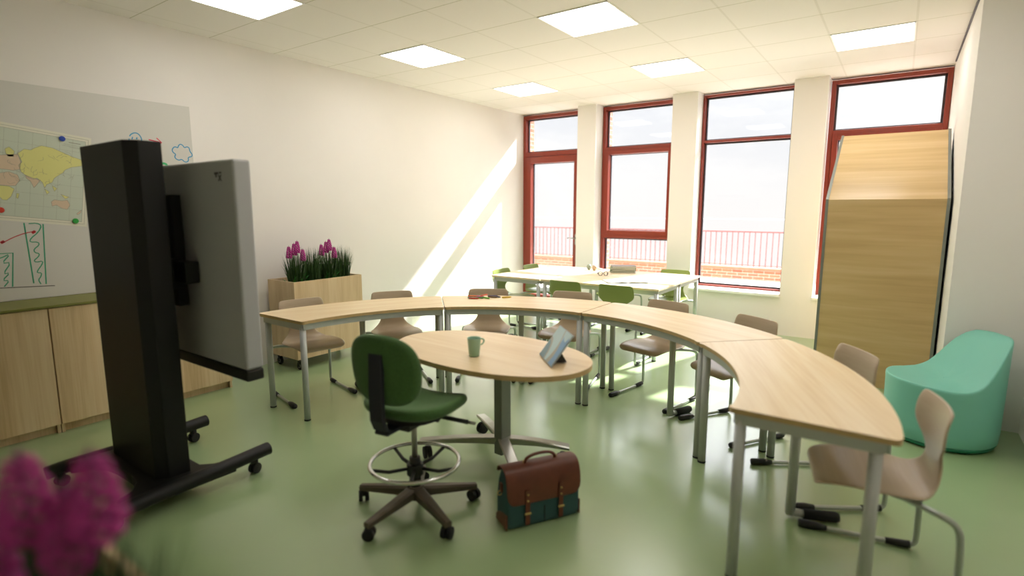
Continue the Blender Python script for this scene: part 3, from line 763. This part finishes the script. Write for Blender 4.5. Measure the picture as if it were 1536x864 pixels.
MP["europe"]= [[1.03, 1.875], [1.084, 1.885], [1.13, 1.893], [1.175, 1.897], [1.187, 1.847], [1.176, 1.795], [1.141, 1.786], [1.108, 1.791], [1.03, 1.796]]
MP["scand"]= [[1.111, 1.928], [1.135, 1.944], [1.16, 1.917], [1.151, 1.88], [1.123, 1.878], [1.114, 1.899]]
MP["nafrica"]= [[1.0, 1.76], [1.073, 1.767], [1.118, 1.777], [1.161, 1.757], [1.169, 1.721], [1.142, 1.683], [1.108, 1.682], [1.0, 1.69]]
MP["safrica"]= [[1.04, 1.685], [1.108, 1.679], [1.134, 1.661], [1.112, 1.609], [1.087, 1.584], [1.065, 1.587], [1.047, 1.615]]
MP["madag"]= [[1.143, 1.632], [1.157, 1.629], [1.147, 1.595], [1.138, 1.602]]
MP["isl1"]= [[1.299, 1.666], [1.325, 1.644], [1.308, 1.628]]
MP["isl2"]= [[1.344, 1.69], [1.37, 1.671], [1.353, 1.649]]
MP["isl3"]= [[1.388, 1.63], [1.435, 1.61], [1.411, 1.596]]
MP["aus"]= [[1.327, 1.575], [1.347, 1.59], [1.39, 1.583], [1.423, 1.588], [1.435, 1.552], [1.416, 1.52], [1.385, 1.528], [1.356, 1.552], [1.33, 1.544]]
MP["nz"]= [[1.468, 1.489], [1.501, 1.516], [1.495, 1.496], [1.475, 1.481]]
MP["americas"]= [[.55, 1.98], [.70, 1.97], [.78, 1.90], [.70, 1.84], [.66, 1.76], [.72, 1.70], [.78, 1.64], [.74, 1.54], [.70, 1.50], [.68, 1.60], [.62, 1.72], [.56, 1.84]]
tr, br_ = Vector((1.612, 2.047)), Vector((1.523, 1.391)); left = Vector((-1.12, .135))
def onmap(P, m, x, b):
    t = bmesh.new(); t.faces.new([t.verts.new((x, p[0], p[1])) for p in P]); b.take(t, m)
wm = MB(); tl, bl = tr+left, br_+left
t = bmesh.new(); vs = [t.verts.new((.0072, p[0], p[1])) for p in (tr, br_, bl, tl)]+[t.verts.new((.0062, p[0], p[1])) for p in (tr, br_, bl, tl)]
t.faces.new(vs[:4]); t.faces.new(vs[4:][::-1])
for k in range(4): t.faces.new((vs[k], vs[(k+1) % 4], vs[4+(k+1) % 4], vs[4+k]))
wm.take(t, M['map_paper'])
c4 = (tr+br_+tl+bl)/4
def ins(p, f): return c4+(p-c4)*f
def inset(d):
    ex = left.normalized(); ez = (tr-br_).normalized()
    return [tr+ex*d-ez*d, br_+ex*d+ez*d, bl-ex*d+ez*d, tl-ex*d-ez*d]
onmap(inset(.035), M['map_sea'], .0075, wm)
wmo = []
def line2(b, a, c, m, w, x):
    d = (c-a).normalized(); n = Vector((-d.y, d.x))*w; onmap([a-n, c-n, c+n, a+n], m, x, b)
for d in (.018, .034):
    I = inset(d)
    for k in range(4): line2(wm, I[k], I[(k+1) % 4], M['map_ink'], .0009, .0077)
I = inset(.035)
for k in range(1, 14):
    q = k/14; line2(wm, I[0]*(1-q)+I[3]*q, I[1]*(1-q)+I[2]*q, M['map_ink'], .0004, .0076)
for k in range(1, 7):
    q = k/7; line2(wm, I[0]*(1-q)+I[1]*q, I[3]*(1-q)+I[2]*q, M['map_ink'], .0004, .0076)
for k, P in MP.items():
    onmap(P, M['map_yellow'] if k in ('asia', 'scand', 'safrica', 'madag', 'isl1', 'isl2', 'isl3') else M['map_pink'], .0079+.0002*(k == 'india'), wm)
    for a, c in zip(P, P[1:]+P[:1]): line2(wm, Vector(a), Vector(c), M['map_ink'], .0009, .0083)
r2 = random.Random(3)
for _ in range(46):      # borders and rivers
    y = r2.uniform(1.03, 1.5); z = r2.uniform(1.7, 1.93); a = r2.uniform(0, 6.28)
    if z > 1.94-.0*y: continue
    p = Vector((y, z))
    for _k in range(4):
        a += r2.uniform(-1, 1); q = p+Vector((math.cos(a), math.sin(a)))*.012
        if 1.0 < q.x < 1.5: line2(wm, p, q, M['map_ink'], .0006, .0084)
        p = q
for y, z, L in ((1.47, 2.005, .07), (1.44, 1.992, .11), (1.43, 1.982, .13), (1.47, 1.97, .08)):
    line2(wm, Vector((y, z)), Vector((y+L, z-L*.12)), M['map_ink'], .0022 if z > 2 else .0008, .0078)
mp = wm.build('world_map'); tag(mp, 'paper world map in yellow and pink pinned to the whiteboard', 'map', loc=(XL, 0, 0))
for c_, (y, z), lab in (('mag_blue', (1.433, 2.027), 'round blue magnet at the upper right of the map'), ('mag_green', (1.457, 1.436), 'round green magnet at the lower right corner of the map'), ('mag_red', (1.049, 1.517), 'round red magnet at the lower edge of the map, by the photo border')):
    b = MB(); b.cyl((0, 0, 0), .019, .008, M[c_], 'X', 24, bev=.002); tag(b.build('magnet'), lab, 'magnet', 'magnets holding the map', loc=(XL+.0124, y, z))

# ------------------------------------------------------------------ low cabinets
def low_cabinet(y0, y1, lab):
    t = empty('low_cabinet', lab, 'cabinet', (XL, (y0+y1)/2, 0), 0, 'low oak cabinets along the left wall')
    h = (y1-y0)/2
    b = MB(); b.box(.002, .40, -h+.002, -h+.02, .0, .872, M['cab']); b.box(.002, .40, h-.02, h-.002, .0, .872, M['cab']); b.box(.002, .02, -h, h, .05, .872, M['cab'])
    b.box(.002, .40, -h+.02, h-.02, .05, .068, M['cab']); b.box(.002, .42, -h+.002, -h+.02, 0, .872, M['cab']); b.box(.002, .42, h-.02, h-.002, 0, .872, M['cab']); b.build('body', t)
    MB().box(.37, .388, -h+.02, h-.02, 0, .062, M['cab']).build('plinth', t)
    for s in (-1, 1):
        a, c = (-h+.003, -.0025) if s < 0 else (.0025, h-.003)
        MB().box(.421, .44, a, c, .066, .868, M['cab'], .001).build('door', t)
    return t
low_cabinet(1.127, 2.31, 'low oak cabinet nearest the window side, behind the display')
low_cabinet(-.056, 1.125, 'low oak cabinet under the map, at the left edge of the photo')
low_cabinet(-1.24, -.058, 'low oak cabinet furthest from the windows, out of view to the left')
tag(MB().box(XL+.0, XL+.45, -1.25, 2.318, .8725, .889, M['worktop'], .002).build('worktop'), 'long olive green worktop lying across the low oak cabinets', 'worktop')

# ------------------------------------------------------------------ display stand and display
ds = empty('display_stand', 'black mobile display stand with a tall column and feet on castors', 'stand', (-3.325, 1.18, 0))
b = MB(); hx = .298; y0, y1 = -.07, .085; cc = .05
b.prism([(-hx+.0, y0), (hx-cc, y0), (hx, y0+cc), (hx, y1), (-hx-.02, y1), (-hx-.02, y0+.02)], .105, 1.855, M['blackm']); b.build('column', ds, bevel=.004)
b = MB()
Pb = [(-.40, -.25), (-.33, -.27), (-.28, -.19), (-.20, -.14), (-.1, -.125), (.1, -.125), (.20, -.14), (.28, -.19), (.33, -.27), (.40, -.25), (.40, .28), (.34, .28), (.31, .2), (.26, .15), (-.26, .15), (-.31, .2), (-.34, .28), (-.40, .28)]
b.prism(Pb, .065, .122, M['blackm']); b.build('base_plate', ds, bevel=.006)
for s in (-1, 1):
    l = MB().tube([(s*.405, -.36, .08), (s*.39, -.25, .095), (s*.375, .0, .097), (s*.372, .25, .105), (s*.372, .47, .118), (s*.372, .49, .118)], lambda q: .036 if .02 < q < .97 else .03, M['blackm'], 16, smooth_iter=2, sx=1.15).build('foot_arm', ds)
    for yy in (-.30, .40):
        b = MB(); castor(b, (s*.37, yy, .031), .031, M['rubber'], ang=.3, w=.016); b.cyl((s*.37, yy, .068), .02, .03, M['black'], seg=14); b.build('castor', l)
b = MB(); b.box(-.17, .17, .086, .20, 1.10, 1.26, M['blackm'], .004); b.box(.105, .165, .16, .212, 1.0, 1.60, M['blackm'], .004); b.box(-.165, -.105, .14, .212, 1.0, 1.60, M['blackm'], .004)
b.box(.02, .30, .145, .215, 1.135, 1.25, M['blackm'], .006); b.build('wall_mount', ds, label='black mounting bracket')
dp = empty('display_screen', 'large flat display with a grey back mounted on the black stand', 'display', (-3.305, 1.40, 0))
b = MB(); b.box(-.68, .68, 0, .09, .715, 1.763, M['tvgrey'], .012, 3); o_ = b.build('housing', dp)
b = MB(); b.box(-.68, .68, .0, .09, .655, .713, M['black'], .008); b.build('lower_bar', dp, label='black bar along the lower edge')
MB().box(-.66, .66, .0905, .093, .735, 1.745, M['scr']).build('screen', dp)
b = MB()
def q3(P): 
    t = bmesh.new(); t.faces.new([t.verts.new((x, -.0015, z)) for x, z in P]); b.take(t, M['gasket'])
q3([(.505, 1.705), (.545, 1.705), (.545, 1.694), (.505, 1.694)]); q3([(.515, 1.694), (.53, 1.694), (.53, 1.68), (.515, 1.68)])
q3([(.55, 1.705), (.575, 1.705), (.575, 1.697), (.55, 1.697)]); q3([(.54, 1.69), (.55, 1.693), (.575, 1.662), (.565, 1.66)]); q3([(.565, 1.692), (.575, 1.69), (.548, 1.66), (.538, 1.663)])
b.build('logo_mark', dp, label='small dark mark on the back')

# ------------------------------------------------------------------ planters
def planter(lab, loc, rz):
    t = empty('planter_box', lab, 'planter', loc, rz, 'oak planter boxes on castors')
    L, W, z0, z1, th = .39, .215, .11, .85, .018
    b = MB()
    b.box(-L, L, -W, -W+th, z0, z1, M['cabx']); b.box(-L, L, W-th, W, z0, z1, M['cabx'])
    b.box(-L, -L+th, -W+th, W-th, z0, z1, M['cabx']); b.box(L-th, L, -W+th, W-th, z0, z1, M['cabx']); b.box(-L+th, L-th, -W+th, W-th, z0, z0+th, M['cabx']); b.build('box', t)
    MB().box(-L+th, L-th, -W+th, W-th, z1-.09, z1-.05, M['soil']).build('soil', t)
    for sx in (-1, 1):
        for sy in (-1, 1):
            b = MB(); c = (sx*(L-.05), sy*(W-.05), .04)
            b.cyl(c, .04, .022, M['rubber'], 'X', 24, bev=.004); b.cyl(c, .022, .025, M['alu'], 'X', 20)
            b.box(c[0]-.018, c[0]-.014, c[1]-.014, c[1]+.014, .03, .1, M['black']); b.box(c[0]+.014, c[0]+.018, c[1]-.014, c[1]+.014, .03, .1, M['black']); b.cyl((c[0], c[1], .1), .026, .018, M['black']); b.build('castor', t)
    return t
def blades(b, n, rad, hmin, hmax, spread, r, m, wd=.004):
    t = bmesh.new()
    for _ in range(n):
        a = r.uniform(0, 2*PI); rr = rad*math.sqrt(r.random()); x, y = rr*math.cos(a), rr*math.sin(a)
        h = r.uniform(hmin, hmax); a2 = a+r.uniform(-.7, .7); sp = spread*(.15+rr/rad)*r.uniform(.5, 1.2)
        tw = r.uniform(0, PI); wv = Vector((math.cos(tw), math.sin(tw), 0))*wd*r.uniform(.7, 1.2); prev = None
        for k in range(5):
            q = k/4; p = Vector((x+math.cos(a2)*sp*q**1.8, y+math.sin(a2)*sp*q**1.8, h*q-sp*.35*q**3)); w_ = wv*(1-q**1.5*.97)
            cur = (t.verts.new(p-w_), t.verts.new(p+w_))
            if prev: t.faces.new((prev[0], prev[1], cur[1], cur[0]))
            prev = cur
    b.take(t, m, None, True)
def grass_clump(seed):
    r = random.Random(seed); t = empty('grass_clump', '', 'plant')
    b = MB(); blades(b, 330, .07, .22, .38, .055, r, M['grass'], .0035); b.build('leaves', t, kind='stuff'); return t
def flower_plant(seed, spikes=((-.055, -.02, .37), (-.01, .01, .395), (.02, -.03, .42), (.065, .005, .34)), ra0=.021):
    r = random.Random(seed); t = empty('flowering_plant', '', 'plant')
    b = MB(); blades(b, 300, .075, .18, .35, .05, r, M['grass'], .004); b.build('leaves', t, kind='stuff')
    b = MB(); blades(b, 30, .085, .08, .15, .09, r, M['leafb'], .012); b.build('broad_leaves', t, kind='stuff')
    for (x, y, h) in spikes:
        b = MB(); b.tube([(x*.6, y*.6, .02), (x, y, h-.02)], .0028, M['grass'], 6); b.tube([(x, y, h-.02), (x, y, h+.015)], lambda q: .004*(1-q)+.0006, M['bud'], 6)
        l = b.build('stem', t)
        b = MB()
        for k in range(52):
            q = k/52; zz = h-.105+.105*q; ra = ra0*(1-.62*q**2.2)*(.75 if q < .06 else 1); a = k*2.4
            b.sph((x+ra*math.cos(a), y+ra*math.sin(a), zz), .0105*(1-.35*q), M['petal'], (1, 1, .8), ico=1)
        b.build('blossom', l, label='magenta flower spike')
    return t
f0 = flower_plant(11); g0 = grass_clump(5)
p1 = planter('oak planter box on castors with grass and magenta flowers, against the left wall', (-4.735, 3.295, 0), PI/2)
p2 = planter('oak planter box in the blurred foreground, lower left corner', (-.93, .15, 0), 0)
first = {'f': True, 'g': True}
def plant(kind, loc, rz, lab):
    src = f0 if kind == 'f' else g0
    if first[kind]: first[kind] = False; src.location = loc; src.rotation_euler = (0, 0, rz); o = src
    else: o = dup(src, loc, rz)
    o['label'] = lab; o['group'] = 'magenta flowering plants' if kind == 'f' else 'grass clumps in the planters'
    return o
zp = .80
plant('f', (-4.66, 3.03, zp), .95, 'magenta flowering plant at the left end of the far planter')
plant('g', (-4.68, 3.22, zp), 0, 'dark green grass clump between the two flowering plants of the far planter')
plant('f', (-4.68, 3.40, zp), .95, 'magenta flowering plant right of the middle of the far planter')
plant('g', (-4.68, 3.57, zp), 1, 'dark green grass clump at the right end of the far planter')
nf = flower_plant(23, ((.034, .024, .43), (-.036, -.026, .43), (.0, .004, .385), (-.065, -.06, .35)), .026)
nf.location = (-.812, .19, zp); nf['label'] = 'blurred magenta flowering plant in the foreground, lower left corner'; nf['group'] = 'magenta flowering plants'
plant('g', (-1.02, .19, zp), 2.0, 'blurred grass clump in the foreground, at the left border of the photo')
plant('g', (-.68, .16, zp), .2, 'blurred grass clump in the foreground, right of the magenta flowers')

# ------------------------------------------------------------------ things on the back table
z = .7405
books = ['bottom book of the grey-green stack on the back table', 'second book from the bottom of the grey-green stack', 'second book from the top of the grey-green stack', 'topmost book of the grey-green stack, with a dark grey cover']
for k, lab in enumerate(books):
    t = empty('book', lab, 'book', (-2.80+.008*k, 6.36-.006*k, z+.0205*k), math.radians(28+(0, 5, -3, 2)[k]), 'book stack on the back table')
    w, d, h = .15, .105, .020
    b = MB(); cv = M['book_grey'] if k == 3 else M['book_green']
    b.box(-w, w, -d, d, 0, .003, M['book_green']); b.box(-w, w, -d, d, h-.003, h, cv); b.box(-w, -w+.003, -d, d, .003, h-.003, M['book_green']); b.build('cover', t)
    MB().box(-w+.003, w-.004, -d+.004, d-.004, .003, h-.003, M['book_pages']).build('pages', t)
hp = empty('headphones', 'grey and tan over-ear headphones lying on the back table', 'headphones', (-3.19, 6.29, z), math.radians(-25))
for s, m_ in ((-1, 'cup_grey'), (1, 'cup_tan')):
    b = MB(); b.cyl((s*.055, 0, .036), .036, .03, M[m_], 'Y', 24, bev=.008); b.cyl((s*.055, -.016, .036), .026, .012, M[m_], 'Y', 24, bev=.004); b.build('ear_cup', hp)
MB().tube([(-.055, .0, .04), (-.06, .06, .02), (-.03, .15, .012), (.03, .15, .012), (.06, .06, .02), (.055, 0, .04)], .008, M['cup_tan'], 8, smooth_iter=2, sx=1.5).build('headband', hp)
gl = empty('eyeglasses', 'dark-rimmed glasses lying on the back table beside the open magazine', 'glasses', (-2.82, 5.86, z+.0), math.radians(30))
for s in (-1, 1):
    l = MB().torus((0, 0, 0), .024, .004, M['black'], 24, 6, mtx=T((s*.032, 0, .024)) @ Matrix.Rotation(PI/2, 4, 'X')).build('rim', gl)
    MB().tube([(s*.058, 0, .032), (s*.06, .09, .028), (s*.055, .12, .006)], .003, M['black'], 6).build('temple', gl)
MB().tube([(-.009, 0, .03), (.009, 0, .03)], .003, M['black'], 6).build('bridge', gl)
mg = empty('open_magazine', 'open white magazine with a pen line, lying near the front edge of the back table', 'magazine', (-2.39, 5.50, z), math.radians(38))
b = MB(); rows = []
for k in range(13):
    x = -.21+.42*k/12; hh = .006+.008*math.exp(-((abs(x)-.05)/.05)**2)-(.006 if abs(x) < .01 else 0); rows.append([(x, -.145, hh), (x, .145, hh)])
b.grid(rows, M['paper']); b.build('pages', mg, solid=.002)
MB().box(-.213, .213, -.148, .148, 0, .003, M['book_green']).build('cover', mg)
tag(MB().tube([(-.07, 0, .0045), (.065, 0, .0045), (.075, 0, .0045)], lambda q: .0045 if q < .95 else .001, M['redline'], 8).build('pencil'), 'thin red pencil lying beside the open magazine on the back table', 'pencil', loc=(-2.36, 5.735, z), rz=math.radians(20))

# crayons on the horseshoe
CR = [((704, 445.6), 0), ]
crs = [('c_orange', -3.085, 3.755, 25, 'orange crayon at the left of the crayon pile'), ('c_red', -3.0, 3.665, 28, 'dark red crayon at the front of the crayon pile'),
       ('c_teal', -3.03, 3.685, 30, 'grey-green crayon just behind the dark red one'), ('c_green', -2.985, 3.715, 20, 'green crayon in the middle of the pile'),
       ('c_lime', -2.925, 3.745, -10, 'lime green crayon pointing at the front right of the pile'), ('c_pink', -3.02, 3.775, 8, 'pink crayon behind the orange one'),
       ('c_coral', -2.985, 3.79, 85, 'coral red crayon lying across the others'), ('c_purple', -2.945, 3.865, 50, 'purple crayon at the back right of the pile'),
       ('c_brown', -2.905, 3.815, 10, 'brown crayon right of the middle of the pile'), ('c_blue', -2.895, 3.845, 22, 'dark blue crayon beside the brown one'),
       ('c_yellow', -2.80, 3.88, 60, 'yellow crayon apart on the right')]
for k, (c_, x, y, a, lab) in enumerate(crs):
    lift = .0275 if c_ == 'c_coral' else (.0 if k % 2 == 0 else .0)
    b = MB(); b.tube([(-.045, 0, .0065), (.032, 0, .0065), (.034, 0, .0065), (.046, 0, .0065)], lambda q: .0065 if q < .5 else (.0055 if q < .9 else .002), M[c_], 10)
    tag(b.build('crayon'), lab, 'crayon', 'crayons scattered on the curved table', loc=(x, y, .7402+(.0135 if c_ == 'c_coral' else 0)), rz=math.radians(a))

# ------------------------------------------------------------------ light
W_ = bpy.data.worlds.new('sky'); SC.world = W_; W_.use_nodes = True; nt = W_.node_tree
bgn = nt.nodes['Background']; tc = nt.nodes.new('ShaderNodeTexCoord'); mpn = nt.nodes.new('ShaderNodeMapping'); mpn.inputs['Scale'].default_value = (1, 1, 3.2)
nz = nt.nodes.new('ShaderNodeTexNoise'); nz.inputs['Scale'].default_value = 3.2; nz.inputs['Detail'].default_value = 7; nz.inputs['Roughness'].default_value = .6
nt.links.new(tc.outputs['Generated'], mpn.inputs[0]); nt.links.new(mpn.outputs[0], nz.inputs[0])
rp = nt.nodes.new('ShaderNodeValToRGB'); e = rp.color_ramp.elements; e[0].position = .42; e[0].color = (.81, .83, .87, 1); e[1].position = .6; e[1].color = (.93, .94, .95, 1)
nt.links.new(nz.outputs[0], rp.inputs[0])
sx = nt.nodes.new('ShaderNodeSeparateXYZ'); nt.links.new(tc.outputs['Generated'], sx.inputs[0])
r3 = nt.nodes.new('ShaderNodeValToRGB'); e = r3.color_ramp.elements; e[0].position = .0; e[0].color = (1, 1, 1, 1); e[1].position = .16; e[1].color = (0, 0, 0, 1)
nt.links.new(sx.outputs['Z'], r3.inputs[0])
mxn = nt.nodes.new('ShaderNodeMix'); mxn.data_type = 'RGBA'; mxn.inputs['B'].default_value = (.92, .90, .885, 1)
nt.links.new(r3.outputs[0], mxn.inputs['Factor']); nt.links.new(rp.outputs[0], mxn.inputs['A']); nt.links.new(mxn.outputs['Result'], bgn.inputs[0])
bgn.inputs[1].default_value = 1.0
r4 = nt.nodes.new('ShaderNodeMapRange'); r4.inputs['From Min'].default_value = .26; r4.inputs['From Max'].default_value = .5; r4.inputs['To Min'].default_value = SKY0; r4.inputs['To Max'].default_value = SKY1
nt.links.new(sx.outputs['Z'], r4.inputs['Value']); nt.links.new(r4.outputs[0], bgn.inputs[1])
sd = bpy.data.lights.new('sun', 'SUN'); sd.energy = 18.0; sd.angle = math.radians(1.2); sd.color = (1, .975, .96)
so = bpy.data.objects.new('sun', sd); COL.objects.link(so); so.rotation_euler = Vector((-.26, -1, -.85)).to_track_quat('-Z', 'Y').to_euler()
# daylight portals in the openings help sampling
for i, (x0, x1) in enumerate(OPEN):
    l = bpy.data.lights.new('portal', 'AREA'); l.shape = 'RECTANGLE'; l.size = x1-x0; l.size_y = 2.5; l.cycles.is_portal = True
    o = bpy.data.objects.new('window_portal', l); COL.objects.link(o); o.location = ((x0+x1)/2, 7.58, 1.6); o.rotation_euler = (math.radians(-90), 0, 0)

# ------------------------------------------------------------------ camera
cd = bpy.data.cameras.new('camera'); cam = bpy.data.objects.new('camera', cd); COL.objects.link(cam); SC.camera = cam
cam.location = (0, 0, 1.527); cam.rotation_euler = (PI/2-.14481, 0, .61537)
cd.sensor_width = 36; cd.lens = 817.15/1536*36; cd.clip_start = .05
cd.dof.use_dof = True; cd.dof.focus_distance = 5.0; cd.dof.aperture_fstop = (cd.lens/1000)/.022
SC.view_settings.view_transform = 'Standard'; SC.view_settings.look = 'None'; SC.view_settings.exposure = .17; SC.view_settings.gamma = 1; SC.view_settings.use_curve_mapping = False
SC.cycles.max_bounces = 10; SC.cycles.diffuse_bounces = 6; SC.cycles.sample_clamp_indirect = 6
SC.cycles.use_denoising = True
